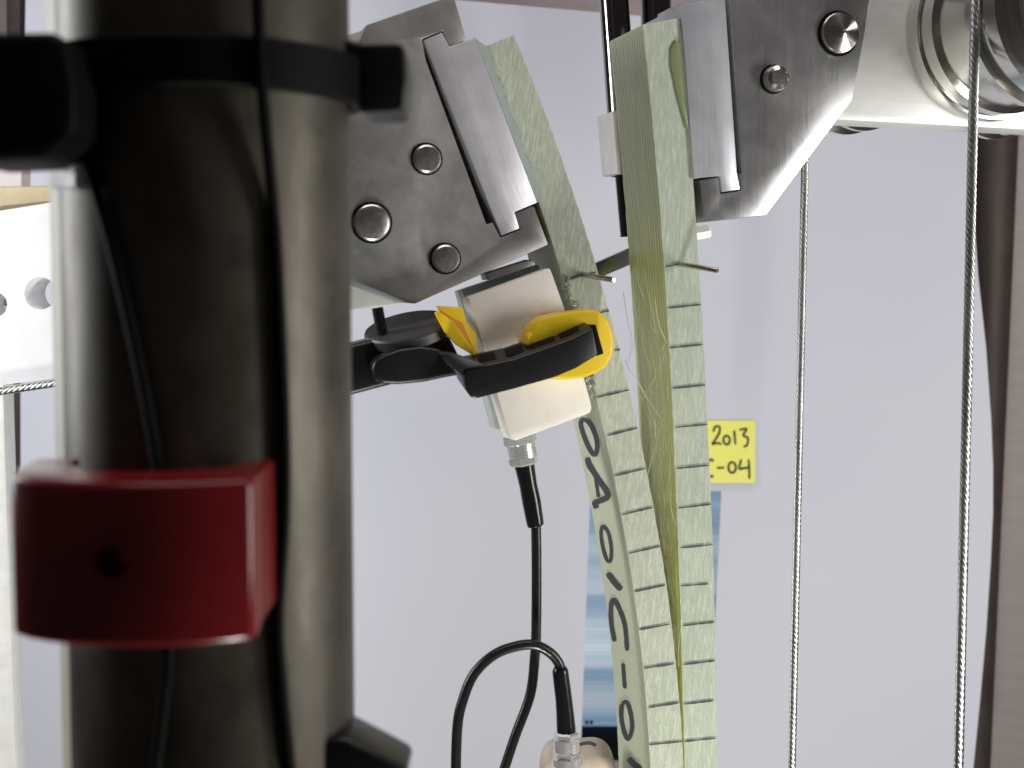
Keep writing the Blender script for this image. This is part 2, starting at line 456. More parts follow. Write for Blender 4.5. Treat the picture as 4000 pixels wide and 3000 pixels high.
nt_ = thing('sticky_note', onY(2830, 1885, YP), 'yellow sticky note with handwritten 2013 on the white paper', 'note')
bm = bmesh.new()
rows = 10
for j in range(rows + 1):
    y = 1643 + (1886 - 1643) * j / rows
    curl = 0.0006 + 0.0015 * (j / rows) ** 2.5
    for x in (2702, 2951 - 2 * j / rows):
        bm.verts.new(onY(x, y, YP - curl))
bm.verts.ensure_lookup_table()
for j in range(rows): bm.faces.new([bm.verts[2 * j], bm.verts[2 * j + 1], bm.verts[2 * j + 3], bm.verts[2 * j + 2]])
from_bm('sheet', bm, 'note_paper', nt_)
def onnote(x, y):
    j = min(1, max(0, (y - 1643) / 243.0)); return onY(x, y, YP - 0.0006 - 0.0015 * j ** 2.5 - 0.0003)
def ell(cx, cy, rx, ry, n=12): return [(cx + rx * math.cos(2 * math.pi * i / n - 1.2), cy + ry * math.sin(2 * math.pi * i / n - 1.2)) for i in range(n + 1)]
glyphs = [[(295, 1165), (308, 1132), (333, 1135), (332, 1170), (308, 1212), (290, 1240), (318, 1234), (345, 1240)], ell(377, 1215, 20, 27),
          [(424, 1155), (431, 1242)], [(455, 1152), (500, 1146), (480, 1186), (508, 1202), (503, 1245), (482, 1257)],
          [(298, 1346), (278, 1336), (256, 1362), (250, 1398), (262, 1434), (298, 1440)], [(316, 1388), (362, 1385)], ell(411, 1384, 23, 33),
          [(468, 1335), (460, 1362), (456, 1392), (488, 1388), (518, 1385)], [(513, 1333), (517, 1392), (517, 1455)]]
for g in glyphs: ribbon('handwriting', cr(2600, 950, g), 8, onnote, 'marker', nt_, wob=0.12)

# dark pillar at the right and dark strip at the left, behind the paper
def vtube(name, px, py, y, rpx, z0, z1, mat, parent=None, lean=0.0):
    c = onY(px, py, y); r = rpx * mpp(c)
    return lathe(name, Vector((c.x, y, z0)), Vector((lean, 0, 1)), [(0, r), (z1 - z0, r)], mat, parent, 40)
pa, pb = onY(3770, 3150, 0.30), onY(3893, 300, 0.30)
pl = lathe('support_pillar', pa, pb - pa, [(-0.05, 88 * mpp(pa)), ((pb - pa).length + 0.1, 88 * mpp(pa))], 'dark_steel', None, 40)
tag(pl, 'dark brown steel pillar behind the edge of the white paper, next to the pulley rope', 'pillar')
pl2 = prism('support_post', [onY(x, y, 0.26) for x, y in [(22, -80), (80, -80), (84, 3100), (30, 3100)]], Vector((0, 0.02, 0)), 'dark_steel', None, 0.001)
tag(pl2, 'narrow dark grey post beside the edge of the white paper, behind the bright bracket', 'post')
wp = prism('white_post', [onY(x, y, 0.075) for x, y in [(-160, 1200), (6, 1200), (20, 1700), (64, 3080), (-160, 3080)]], Vector((-0.004, 0.02, 0)), 'white_wall_post', None, 0.0008)
tag(wp, 'bright white post below the drilled bracket, beside the red block', 'post')
tb = prism('timber_batten', [onY(x, y, 0.10) for x, y in [(-260, 735), (330, 722), (330, 772), (-260, 838)]], Vector((0, 0.02, 0)), 'timber', None, 0.0008)
tag(tb, 'pale yellow wooden batten above the drilled bracket', 'batten')
bt = prism('brown_board', [onY(x, y, 0.16) for x, y in [(-260, 560), (86, 560), (84, 731), (-260, 733)]], Vector((0, 0.01, 0)), 'wall_plaster', None, 0.0005)
tag(bt, 'brown grained board above the yellow batten', 'board')

# left drilled bracket with its wire rope
br = thing('drilled_bracket', onY(100, 1530, 0.05), 'brightly lit aluminium bracket with round holes, behind the steel column', 'bracket')
prism('bracket_plate', [onY(x, y, 0.05) for x, y in [(-300, 872), (330, 770), (330, 1462), (-300, 1545)]], Vector((0.002, 0.012, 0)), 'bracket_alu', br, 0,
      holes=[[onY(x, y, 0.05) for x, y in circ(158, 1146, 63, 28)], [onY(x, y, 0.05) for x, y in circ(-22, 1190, 50, 28)]])
p0, p1 = onY(-260, 1568, 0.048), onY(330, 1478, 0.048)
rp = rope('wire_rope', [p0.lerp(p1, i / 20) for i in range(21)], 17 * mpp(p0), 'rope_steel')
tag(rp, 'wire rope running along the lower edge of the bright drilled bracket', 'wire rope')

# ================================================================ split specimen
sp = thing('composite_specimen', onK(2670, 3190, -0.012), 'pale green glass fibre specimen split into two beams with pencil ticks', 'specimen')
DEP = 0.0255
BACK = -N * DEP
def fit(pts, deg):
    y = np.array([p[1] for p in pts]); x = np.array([p[0] for p in pts])
    return np.polyfit((y - 1500) / 1500, x, deg)
def ev(c, y): return float(np.polyval(c, (y - 1500) / 1500))
LFL = fit([(1895, 183), (2000, 480), (2104, 791), (2186, 1040), (2248, 1240), (2325, 1545), (2370, 1741), (2420, 2000), (2475, 2266), (2502, 2520), (2525, 2773), (2540, 3000), (2548, 3245)], 4)
LFR = fit([(2006, 136), (2142, 475), (2313, 981), (2338, 1064), (2389, 1266), (2458, 1532), (2503, 1741), (2557, 2000), (2598, 2222), (2620, 2393), (2648, 2710), (2667, 3000), (2676, 3200)], 4)
RFL = fit([(2512, 101), (2525, 253), (2566, 633), (2591, 1050), (2626, 1520), (2642, 2000), (2660, 2393), (2667, 2710), (2674, 3000), (2680, 3222)], 3)
RFR = fit([(2655, 70), (2704, 665), (2717, 823), (2727, 1013), (2739, 1203), (2765, 1634), (2777, 1931), (2784, 2127), (2793, 2431), (2797, 2646), (2801, 3000), (2804, 3200)], 3)
def beam(name, cl, crr, y0, dy, mats, seed, crack):
    rnd = random.Random(seed); bm = bmesh.new(); NR = 150; M = 8; rows = []
    for i in range(NR + 1):
        yr = y0 + (3200 - y0) * i / NR; yl = yr + dy
        a = onK(ev(cl, yl), yl); b = onK(ev(crr, yr), yr)
        ring = [a, b] + [b + BACK * (j / M) for j in range(1, M + 1)] + [a + BACK * (j / M) for j in range(M, 0, -1)]
        vs = []
        for idx, p in enumerate(ring):
            j = Vector((rnd.uniform(-1, 1), 0, 0)) * 0.000035
            on_crack = (crack == 'R' and 1 <= idx <= M + 1) or (crack == 'L' and (idx == 0 or idx > M + 1))
            if on_crack: j *= 2.2
            vs.append(bm.verts.new(p + j))
        rows.append(vs)
    n = len(rows[0])
    for i in range(NR):
        for k in range(n):
            f = bm.faces.new((rows[i][k], rows[i][(k + 1) % n], rows[i + 1][(k + 1) % n], rows[i + 1][k]))
            f.material_index = 0 if k == 0 else (1 if k <= M else (0 if k == M + 1 else 2))
    for r in (rows[0], rows[-1]): bm.faces.new(r).material_index = 2
    return from_bm(name, bm, mats, sp, 50)
b1 = beam('beam', LFL, LFR, 136, 46, ['laminate_left', 'fracture_face', 'laminate_side'], 1, 'R')
b1['label'] = 'bent beam of the specimen with black lettering on its side'
b2 = beam('beam', RFL, RFR, 70, 26, ['laminate_right', 'laminate_right', 'fracture_face'], 2, 'L')
b2['label'] = 'straighter beam of the specimen showing its fibrous fracture face'

# pencil ticks
front = lambda x, y: onK(x, y, 0.00025)
tl = [cr(1300, 950, p) for p in ([(1440, 230), (1540, 195), (1625, 180)], [(1640, 432), (1705, 415)], [(1740, 662), (1775, 655)], [(1635, 950), (1830, 905)], [(1695, 1187), (1880, 1140)], [(1740, 1435), (1930, 1390)])]
tl += [cr(1300, 1950, p) for p in ([(1785, 96), (1975, 50)], [(1825, 335), (2020, 290)], [(1862, 570), (2050, 530)], [(1892, 805), (2083, 770)], [(1920, 1043), (2108, 1015)], [(1950, 1285), (2140, 1255)], [(1955, 1515), (2158, 1495)])]
for p in tl: ribbon('tick_mark', p, 7.5, front, 'pencil', sp, wob=0.35)
tr = [[(2600, 1042), (2652, 1032)]] + [cr(2600, 950, p) for p in ([(15, 400), (220, 378)], [(30, 645), (230, 625)], [(45, 895), (245, 875)], [(58, 1137), (258, 1118)], [(70, 1390), (270, 1370)], [(82, 1635), (280, 1610)])]
tr += [cr(2600, 1950, p) for p in ([(95, 300), (290, 280)], [(97, 535), (265, 522)], [(107, 780), (300, 758)], [(109, 1020), (305, 997)], [(112, 1265), (295, 1243)], [(116, 1495), (310, 1475)])]
for p in tr: ribbon('tick_mark', p, 7, front, 'pencil', sp, wob=0.35)

# lettering on the side of the bent beam
RU = [(onK(ev(LFL, y), y)) for y in range(1500, 3240, 8)]
def onside(px, py):
    r = ray(px, py)
    c2 = Vector((CAM.dot(U), CAM.z)); d2 = Vector((r.dot(U), r.z))
    best = None
    for a, b in zip(RU, RU[1:]):
        A = Vector((a.dot(U), a.z)); B = Vector((b.dot(U), b.z)); e = B - A
        den = d2.x * e.y - d2.y * e.x
        if abs(den) < 1e-12: continue
        lam = ((A.x - c2.x) * e.y - (A.y - c2.y) * e.x) / den
        s = ((A.x - c2.x) * d2.y - (A.y - c2.y) * d2.x) / den
        if -0.02 <= s <= 1.02 and lam > 0.1:
            P = CAM + r * lam
            t = (P - a.lerp(b, s)).dot(-N)
            if best is None or abs(t - 0.012) < abs(best[0] - 0.012): best = (t, P)
    return best[1] - r * 0.0006 if best else CAM + r * 0.39
q = 700 / 2212.0
side = [(cr(1700, 1550, [(1860, 285), (1930, 370), (1990, 530), (1993, 660), (1955, 715), (1890, 620), (1825, 460), (1795, 340), (1815, 285), (1870, 290)], q), 13),
        (cr(1700, 1550, [(1872, 750), (1905, 850), (2000, 1000), (2110, 1160), (2125, 1230), (2060, 1270), (1975, 1310), (1990, 1375)], q), 17),
        (cr(1700, 1550, [(1975, 950), (1990, 1080), (2012, 1240)], q), 10),
        (cr(1300, 1950, [(1665, 160), (1700, 210), (1718, 310), (1712, 378), (1690, 375), (1666, 300), (1654, 210), (1665, 160)]), 10),
        (cr(1300, 1950, [(1695, 455), (1735, 510), (1778, 558)]), 18),
        (cr(1300, 1950, [(1738, 878), (1718, 770), (1716, 660), (1733, 620), (1772, 690), (1803, 790), (1815, 935)]), 13),
        (cr(1300, 1950, [(1790, 1012), (1795, 1090), (1801, 1168)]), 11),
        (cr(1300, 1950, [(1783, 1262), (1815, 1255), (1840, 1340), (1845, 1420), (1818, 1480), (1792, 1420), (1778, 1330), (1783, 1262)]), 12),
        (cr(1300, 1950, [(1825, 1598), (1850, 1630), (1890, 1665), (1850, 1720), (1880, 1760)]), 18)]
for p, wd in side: ribbon('letter', p, wd * 1.3, onside, 'marker', sp, wob=0.08)

# wavy strip of bonding adhesive along the top of the bent beam
wav = cr(1300, 0, [(950, 300), (948, 345), (968, 380), (966, 420), (988, 470), (992, 520), (1015, 560), (1030, 595), (1058, 605), (1072, 640), (1090, 655), (1088, 690), (1115, 730), (1118, 765), (1142, 795), (1138, 830), (1160, 870), (1172, 915), (1190, 930), (1194, 985), (1222, 1020), (1246, 1060), (1244, 1110), (1262, 1150), (1272, 1235)])
lefte = [(1857 + (2098 - 1857) * t + 1, 150 + (791 - 150) * t) for t in np.linspace(1, 0, 12)]
wav = [(ev(LFL, y) + 3 + 15 * abs(math.sin(y * 0.021)) * random.uniform(0.2, 1.0) + random.uniform(0, 4), y) for y in np.linspace(186, 786, 70)]
ad = rigplate('adhesive', wav + lefte, 0.0005, 0.006, 'blue_adhesive', sp, 0.0)
ad['label'] = 'pale blue adhesive squeezed out along the bent beam'
rigplate('adhesive', cr(1300, 0, [(2120, 245), (2145, 260), (2175, 620), (2205, 800), (2180, 790), (2130, 610), (2085, 400), (2085, 300)]), 0.0006, 0.003, 'olive_resin', sp, 0.0004)
refl_piece = rigplate('adhesive', [(2708, 698), (2742, 704), (2756, 866), (2722, 868)], -0.004, 0.016, 'olive_resin', sp, 0.0003)  # olive piece added in the gap for the beam's reflection on the grip
# bright pins through the sides
for a, b, r in (((2205 + 75, 1072), (2398, 1094), 11), ((2655, 1031), (2803, 1057), 10)):
    A = onK(a[0], a[1], 0.0); B = onK(b[0], b[1], 0.011)
    rr = r * mpp(B)
    lathe('pin', A, B - A, [(-0.003, rr), ((B - A).length - 0.0002, rr), ((B - A).length, rr * 0.8)], 'pin_steel', sp, 16)

# loose glass fibres bridging the crack: too fine to count
bm = bmesh.new()
def fib(p, q, r, bow):
    mid = (p + q) / 2 + bow
    tube_into(bm, catmull([p, mid, q], 5), [r * (1 - 0.5 * i / 10) for i in range(11)], 3, False)
for i in range(230):
    y = random.uniform(1120, 2900); t = random.random()
    base = onK(ev(RFL, y) + random.uniform(-2, 12), y, 0) + BACK * (t * 0.95) - U * 0.0003
    L = random.uniform(0.003, 0.016)
    d = (UP * random.choice((-1, 1)) * random.uniform(0.7, 1) - U * random.uniform(0.0, 0.30) + N * random.uniform(-0.2, 0.35)).normalized()
    fib(base, base + d * L, random.uniform(0.00002, 0.000045), -U * random.uniform(0, 0.0012))
for (a, b_, k0, k1, r) in (((2475, 1462), (2585, 1640), -0.006, -0.004, 0.00013), ((2585, 1640), (2610, 1760), -0.004, -0.002, 0.00007), ((2603, 1600), (2553, 1790), -0.003, -0.006, 0.00008),
                           ((2435, 1140), (2470, 1330), -0.012, -0.01, 0.00006), ((2560, 1470), (2470, 1660), -0.004, -0.014, 0.00006), ((2440, 1405), (2485, 1480), -0.01, -0.008, 0.00006),
                           ((2520, 1900), (2590, 1640), -0.002, -0.006, 0.00005), ((2400, 1225), (2450, 1190), -0.004, -0.01, 0.00003), ((2410, 1330), (2460, 1270), -0.004, -0.01, 0.00003), ((2425, 1440), (2470, 1380), -0.004, -0.01, 0.00003)):
    fib(onK(*a, k0), onK(*b_, k1), r * 1.5, -U * 0.0003)
fo = from_bm('loose_fibres', bm, 'fibre', sp, 60); fo['kind'] = 'stuff'

# ================================================================ grip on the bent beam
def bolt(c_px, rpx, k, parent, style, mat='bolt', ring=True, name='bolt'):
    c = onK(c_px[0], c_px[1], k); r = rpx * mpp(c)
    if ring:
        lathe('bolt_gap_shade', c, N, [(0.0, r * 1.13), (0.00012, r * 1.13)], 'black_band', parent, 40)  # flat black disc draws the shaded gap round the bolt head
    if style == 'dome': pr = [(0, r), (0.0005, r), (0.0008, r * 0.95), (0.0010, r * 0.86), (0.00108, r * 0.4), (0.0011, 0.0002)]
    elif style == 'cone': pr = [(0, r), (0.0012, r), (0.0016, r * 0.96), (0.0026, r * 0.5), (0.0034, r * 0.10), (0.0032, r * 0.07), (0.0032, 0.0001)]
    else: pr = [(0, r), (0.0020, r), (0.0032, r * 0.9), (0.0038, r * 0.62), (0.0038, 0.0002)]
    return lathe(name, c, N, pr, mat, parent, 44, 28)
gl = thing('loading_grip', onK(1620, 1187, -0.01), 'dull grey steel grip tilted against the bent beam, bolted three times', 'grip', 'grips holding the specimen')
plateL = [(1430, 98), (1772, -20), (1822, 154), (1759, 185), (1729, 121), (1648, 153), (1664, 235), (1901, 878), (1925, 868), (1955, 927), (2034, 897), (2014, 833), (2085, 803), (2142, 956), (1620, 1187), (1360, 1090), (1250, 800), (1290, 350), (1395, 177)]
rigplate('side_plate', plateL, 0.0008, 0.026, 'grip_dull', gl, 0.0003)
rigplate('insert', [(1654, 157), (1727, 127), (1757, 182), (1857, 147), (2098, 791), (2010, 828), (2029, 892), (1959, 920)], 0.0010, 0.030, 'insert_tilted', gl, 0.0002)
rigplate('rear_plate', [(1300, 150), (1700, 40), (2080, 960), (1600, 1170), (1545, 1190), (1300, 1220)], -0.0275, 0.006, 'arm_alu', gl, 0.0003)
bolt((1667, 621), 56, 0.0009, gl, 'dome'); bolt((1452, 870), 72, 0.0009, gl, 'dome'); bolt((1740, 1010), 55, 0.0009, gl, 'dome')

# ================================================================ grip on the straighter beam, loading arm and pulleys
gr = thing('loading_grip', onK(2990, 868, -0.01), 'polished steel grip with chamfered corner beside the wire rope', 'grip', 'grips holding the specimen')
rigplate('side_plate', [(2846, -40), (3408, -40), (3331, 392), (2992, 842), (2752, 868), (2738, 704), (2808, 691), (2814, 757), (2897, 746), (2893, 680), (2902, 676)], 0.0008, 0.024, 'grip_polished', gr, 0.0003)
rigplate('insert', [(2660, 20), (2752, 6), (2752, -40), (2830, -40), (2879, 672), (2891, 740), (2820, 750), (2812, 687), (2711, 697)], 0.0010, 0.033, 'insert_upright', gr, 0.0002)
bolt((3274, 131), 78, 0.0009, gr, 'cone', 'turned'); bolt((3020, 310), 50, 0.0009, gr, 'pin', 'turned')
hx = onK(2700, 915, -0.020)
lathe('hexagon_bolt', hx, (U * 0.95 + UP * 0.18 + N * 0.25), [(-0.004, 0.0021), (0.0047, 0.0021), (0.0052, 0.0018)], 'white_nylon', gr, 6, 20)

ar = thing('pulley_bracket', onK(3600, 500, -0.015), 'bright brushed aluminium arm carrying turned pulleys above the dark pillar', 'bracket')
KA = -0.007
rigplate('arm_plate', [(3200, -60), (4120, -60), (4120, 512), (3277, 468), (3200, 430)], KA, 0.012, 'arm_alu', ar, 0.0003)
sc_ = onK(3850, 128, KA); s0 = mpp(sc_) * 1.02
RF = 342 * s0
lathe('pulley', sc_, N, [(0, RF), (0.0035, RF), (0.0050, RF * 0.985), (0.0052, RF * 0.955), (0.0105, RF * 0.945), (0.0118, RF * 0.90), (0.0122, RF * 0.885), (0.0240, RF * 0.885), (0.0262, RF * 0.94), (0.0275, RF), (0.0300, RF)], 'turned', ar, 96, 22)
lathe('pulley', sc_, N, [(0.0301, RF * 0.93), (0.0335, RF * 0.93), (0.0352, RF * 0.99), (0.0400, RF * 0.99), (0.0402, RF * 0.88), (0.0425, RF * 0.88), (0.0425, RF * 0.80), (0.046, RF * 0.78), (0.052, RF * 0.78), (0.052, 0.001)], 'turned', ar, 96, 22)
for cx, cy in ((3391, 312), (3985, 330)):
    c = onK(cx, cy, KA - 0.014); r = 194 * mpp(c)
    lathe('rear_pulley', c, -N, [(0, r * 0.9), (0.002, r), (0.004, r), (0.006, r * 0.88), (0.010, r * 0.88), (0.012, r), (0.014, r)], 'turned', ar, 64, 25)

# ropes
A = onK(3146, 380, -0.030); yk = A.y
B = onY(3143, 700, yk); C = onY(3081, 3600, yk)
r1 = rope('wire_rope', [A] + [B.lerp(C, i / 60) for i in range(61)], 15.5 * mpp(B), 'rope_steel')
tag(r1, 'wire rope hanging from behind the polished grip in front of white paper', 'wire rope')
RR = 20 * s0 * 0.9
kz = 0.0318; rd = RF * 0.93 + RR
axc = sc_ + N * kz
top = [axc + (-U * math.cos(a) + UP * math.sin(a)) * rd for a in np.linspace(1.25, 0.0, 24)]
end = onY(3731, 3600, top[-1].y)
r2 = rope('wire_rope', top + [top[-1].lerp(end, i / 70) for i in range(1, 71)], RR, 'rope_steel')
tag(r2, 'wire rope coming down off the turned pulley past the dark pillar', 'wire rope')

# ================================================================ extensometer behind the beams
ex = thing('extensometer', onK(2430, 915, -0.045), 'dark polished rod with threaded end and light clamp block behind the specimen', 'extensometer')
KE = -0.045
def rod(name, a, b, rpx, k, mat, parent, n=32):
    A = onK(a[0], a[1], k); B = onK(b[0], b[1], k); r = rpx * mpp(A)
    return lathe(name, A, B - A, [(0, r), ((B - A).length, r)], mat, parent, n)
rod('rod', (2394, -60), (2446, 690), 58, KE, 'dark_rod', ex)
rod('rod', (2560, -60), (2566, 200), 60, KE, 'dark_rod', ex)
rigplate('clamp_block', [(2392, 433), (2450, 433), (2470, 676), (2412, 676)], KE + 0.012, 0.0135, 'light_block', ex, 0.0004)
A = onK(2424, 676, KE + 0.004); B = onK(2446, 925, KE + 0.004); L = (B - A).length; r = 25 * mpp(A)
lathe('threaded_rod', A, B - A, [(L * i / 52, r * (1.0 if i % 2 else 0.78)) for i in range(53)], 'black_plastic', ex, 24, 20)
br2 = rigplate('crossbar', [(2250, 1062), (2456, 972), (2620, 905), (2620, 960), (2460, 1036), (2290, 1108)], -0.032, 0.003, 'pin_steel', ex, 0.0004)

# ================================================================ sensor held against the bent beam
ss = thing('sensor_holder', onK(2010, 1719, -0.005), 'white ceramic block with grey backing plate glued to the bent beam', 'sensor')
rigplate('block', [(1828, 1162), (2148, 1046), (2160, 1075), (2205, 1203), (2255, 1390), (2290, 1500), (2313, 1590), (2309, 1612), (2015, 1722), (1996, 1716), (1986, 1692)], 0.0030, 0.0075, 'ceramic', ss, 0.0005)
rigplate('backing_plate', [(1797, 1137), (2104, 1034), (2140, 1130), (2230, 1590), (2010, 1675), (1938, 1678)], -0.0068, 0.0065, 'resin_tab', ss, 0.0003)
rigplate('shim', [(1905, 1068), (2082, 1012), (2092, 1036), (1912, 1094)], -0.0020, 0.008, 'grip_dull', ss, 0.0002)
def blob_into(bm, c, r, seed):
    rnd = random.Random(seed)
    g = bmesh.ops.create_icosphere(bm, subdivisions=3, radius=1.0)
    sx, sy, sz = [r * rnd.uniform(0.75, 1.25) for _ in range(3)]
    for v in g['verts']: v.co = Vector((v.co.x * sx, v.co.y * sy, v.co.z * sz)) + c
for i, lst in enumerate(([(2212, 1120, 18), (2222, 1160, 20), (2232, 1195, 18), (2252, 1190, 17), (2215, 1085, 14), (2240, 1225, 16)], [(2290, 1478, 14), (2296, 1510, 15), (2304, 1540, 15), (2316, 1500, 14), (2312, 1470, 13), (2322, 1560, 12)])):
    bm = bmesh.new()
    for j, (x, y, r) in enumerate(lst):
        c = onK(x, y, 0.0006); blob_into(bm, c, r * mpp(c), 10 * i + j)
    gb = from_bm('glue_bead', bm, 'glue', ss, 80)
    md = gb.modifiers.new('fuse', 'REMESH'); md.mode = 'VOXEL'; md.voxel_size = 0.00022
    m2 = gb.modifiers.new('soft', 'SMOOTH'); m2.iterations = 8; m2.factor = 0.6
    dg = bpy.context.evaluated_depsgraph_get(); dg.update()
    me = bpy.data.meshes.new_from_object(gb.evaluated_get(dg)); gb.modifiers.clear(); gb.data = me
    me.polygons.foreach_set('use_smooth', [True] * len(me.polygons))

def connector(parent, a, b, rpx, k, hexmat='chrome'):
    A = onK(a[0], a[1], k); B = onK(b[0], b[1], k); d = (B - A); L = d.length; r = rpx * mpp(A)
    lathe('hexagon_nut', A, d, [(0, r * 1.02), (L * 0.06, r * 1.14), (L * 0.30, r * 1.14), (L * 0.36, r * 1.0)], hexmat, parent, 6, 20, 0.25)
    lathe('collar', A + d * 0.34, d, [(0, r * 0.98), (L * 0.42, r * 0.98)], hexmat, parent, 40, 30)
    lathe('hexagon_nut', A + d * 0.76, d, [(0, r * 1.02), (L * 0.18, r * 1.0), (L * 0.24, r * 0.85)], hexmat, parent, 6, 20, 0.25)
cb = thing('sensor_cable', onK(1971, 3000, -0.006), 'black cable hanging straight down from the white sensor block', 'cable', 'sensor cables')
KC = -0.0065
connector(cb, (2026, 1690), (2048, 1815), 58, KC)
pts = [onK(x, y, KC) for x, y in [(2046, 1806), (2052, 1835), (2064, 1898), (2076, 1960), (2090, 2040), (2093, 2056)]]
pt = catmull(pts, 6); s1 = mpp(pts[0])
rads = np.interp(range(len(pt)), [0, 3, 12, 18, 28, 30], [42, 40, 35, 37, 32, 26])
tube('strain_relief', pt, [float(r) * s1 for r in rads], 'black_rubber', cb, 24)
pt = catmull([onK(x, y, KC) for x, y in [(2090, 2040), (2094, 2064), (2096, 2267), (2094, 2488), (2090, 2555), (2072, 2710), (2015, 2868), (1971, 3000), (1935, 3110), (1905, 3400)]], 10)
tube('wire', pt, 20 * s1, 'cable_jacket', cb, 20)

cb2 = thing('sensor_cable', onK(1781, 3000, 0.0), 'black cable looping over from the lower connector', 'cable', 'sensor cables')
K2 = 0.000
connector(cb2, (2216, 2972), (2213, 2858), 50, K2)
pt = catmull([onK(x, y, K2) for x, y in [(2212, 2868), (2211, 2840), (2203, 2740), (2192, 2650), (2187, 2606)]], 6); s2 = mpp(pt[0])
rads = np.interp(range(len(pt)), [0, 6, 12, 22, 24], [37, 37, 33, 31, 25])
tube('strain_relief', pt, [float(r) * s2 for r in rads], 'black_rubber', cb2, 24)
pt = catmull([onK(x, y, K2) for x, y in [(2190, 2625), (2182, 2590), (2150, 2551), (2094, 2521), (2028, 2522), (1933, 2556), (1851, 2634), (1806, 2741), (1787, 2836), (1781, 3000), (1783, 3110), (1800, 3400)]], 10)
tube('wire', pt, 20 * s2, 'cable_jacket', cb2, 20)
lathe('flange', onK(2218, 2990, K2), onK(2216, 2958, K2) - onK(2218, 2990, K2), [(-0.006, 48 * s2), (0.0002, 48 * s2), (0.0004, 58 * s2), (0.0022, 58 * s2)], 'chrome', cb2, 40)

s2h = thing('sensor_holder', onK(2250, 3100, -0.016), 'beige rounded sensor mount behind the lower connector', 'sensor')
c = onK(2255, 3080, -0.017)
bm = bmesh.new(); g = bmesh.ops.create_icosphere(bm, subdivisions=4, radius=1.0)
for v in g['verts']:
    q3 = [math.copysign(abs(t) ** 0.55, t) for t in v.co]
    bmp = 1 + 0.03 * math.sin(5 * q3[0] + 2) * math.cos(4 * q3[2])
    v.co = Vector((q3[0] * 0.0104, q3[1] * 0.0080, q3[2] * 0.0130)) * bmp + c
from_bm('mount', bm, 'putty', s2h, 60)
ribbon('pencil_line', [(2262, 2908), (2300, 2902), (2330, 2912)], 14, lambda x, y: onK(x, y, -0.0079), 'marker', s2h)

# ================================================================ spring clamp
cl = thing('spring_clamp', onK(1830, 1558, 0.006), 'black spring clamp with yellow pads gripping the white sensor block', 'clamp')
SL = -N * 0.010 + UP * 0.0024
jtop = [(1812, 1444), (1860, 1434), (2007, 1404), (2129, 1361), (2235, 1322), (2316, 1282)]
jaw = jtop + [(2338, 1386), (2251, 1440), (2166, 1476), (2007, 1521), (1868, 1557), (1842, 1555), (1822, 1530), (1812, 1485)]
prism('jaw', [onK(x, y, 0.0165) for x, y in jaw], SL, 'black_plastic', cl, 0.0005, 3)
jx = [p[0] for p in jtop]; jy = [p[1] for p in jtop]
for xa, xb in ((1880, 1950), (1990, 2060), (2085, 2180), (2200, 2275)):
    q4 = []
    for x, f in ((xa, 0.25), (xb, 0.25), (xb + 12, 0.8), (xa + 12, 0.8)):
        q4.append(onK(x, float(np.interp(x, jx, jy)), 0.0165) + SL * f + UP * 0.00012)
    prism('slot', q4, -UP * 0.0003, 'black_band', cl, 0)  # flat black patch on the jaw draws the shade of a pocket
rigplate('jaw_tip', [(2306, 1280), (2328, 1266), (2360, 1382), (2330, 1392)], 0.0150, 0.008, 'black_band', cl, 0.0003)
pad = [(2053, 1340), (2066, 1295), (2091, 1256), (2130, 1236), (2186, 1223), (2250, 1213), (2313, 1209), (2350, 1220), (2378, 1248), (2397, 1300), (2401, 1345), (2396, 1392), (2366, 1436), (2330, 1458), (2288, 1475), (2230, 1483), (2167, 1483), (2100, 1470), (2060, 1420)]
rigplate('pad', pad, 0.0108, 0.0065, 'yellow_plastic', cl, 0.0009, 4)
rigplate('pad_lip', [(2054, 1345), (2060, 1312), (2074, 1298), (2078, 1302), (2068, 1322), (2066, 1350)], 0.0122, 0.003, 'yellow_plastic', cl, 0.0004)
a3 = [onK(1699, 1222, 0.010), onK(1714, 1214, 0.0102), onK(1772, 1258, 0.0105), onK(1862, 1386, 0.0085), onK(1852, 1390, 0.0085), onK(1781, 1346, 0.0095), onK(1738, 1296, 0.010)]
prism('pad', a3, -N * 0.0012, 'yellow_plastic', cl, 0.0003, 2)
b3 = [onK(1705, 1194, 0.0055), onK(1808, 1201, 0.005), onK(1822, 1252, 0.005), onK(1844, 1285, 0.0052), onK(1858, 1300, 0.0055), onK(1871, 1384, 0.007), onK(1860, 1388, 0.007), onK(1790, 1300, 0.0062)]
prism('pad', b3, -N * 0.0014, 'yellow_plastic', cl, 0.0003, 2)
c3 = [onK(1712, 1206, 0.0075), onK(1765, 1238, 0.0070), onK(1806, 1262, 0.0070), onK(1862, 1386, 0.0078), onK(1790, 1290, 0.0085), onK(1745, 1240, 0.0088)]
prism('pad_fold', c3, -N * 0.0012, 'yellow_shaded', cl, 0.0)  # inner piece added in a deeper tone for the shade between the pads
rigplate('arm', [(1080, 1420), (1440, 1330), (1560, 1300), (1700, 1270), (1760, 1320), (1800, 1400), (1700, 1462), (1560, 1495), (1080, 1620)], 0.0035, 0.011, 'black_plastic', cl, 0.0012, 3)
body = [(1453, 1440), (1466, 1408), (1500, 1386), (1560, 1364), (1640, 1352), (1712, 1362), (1762, 1386), (1808, 1432), (1812, 1462), (1740, 1475), (1660, 1492), (1560, 1502), (1495, 1500), (1464, 1480)]
rigplate('handle', body, 0.0105, 0.0070, 'black_plastic', cl, 0.0016, 4)
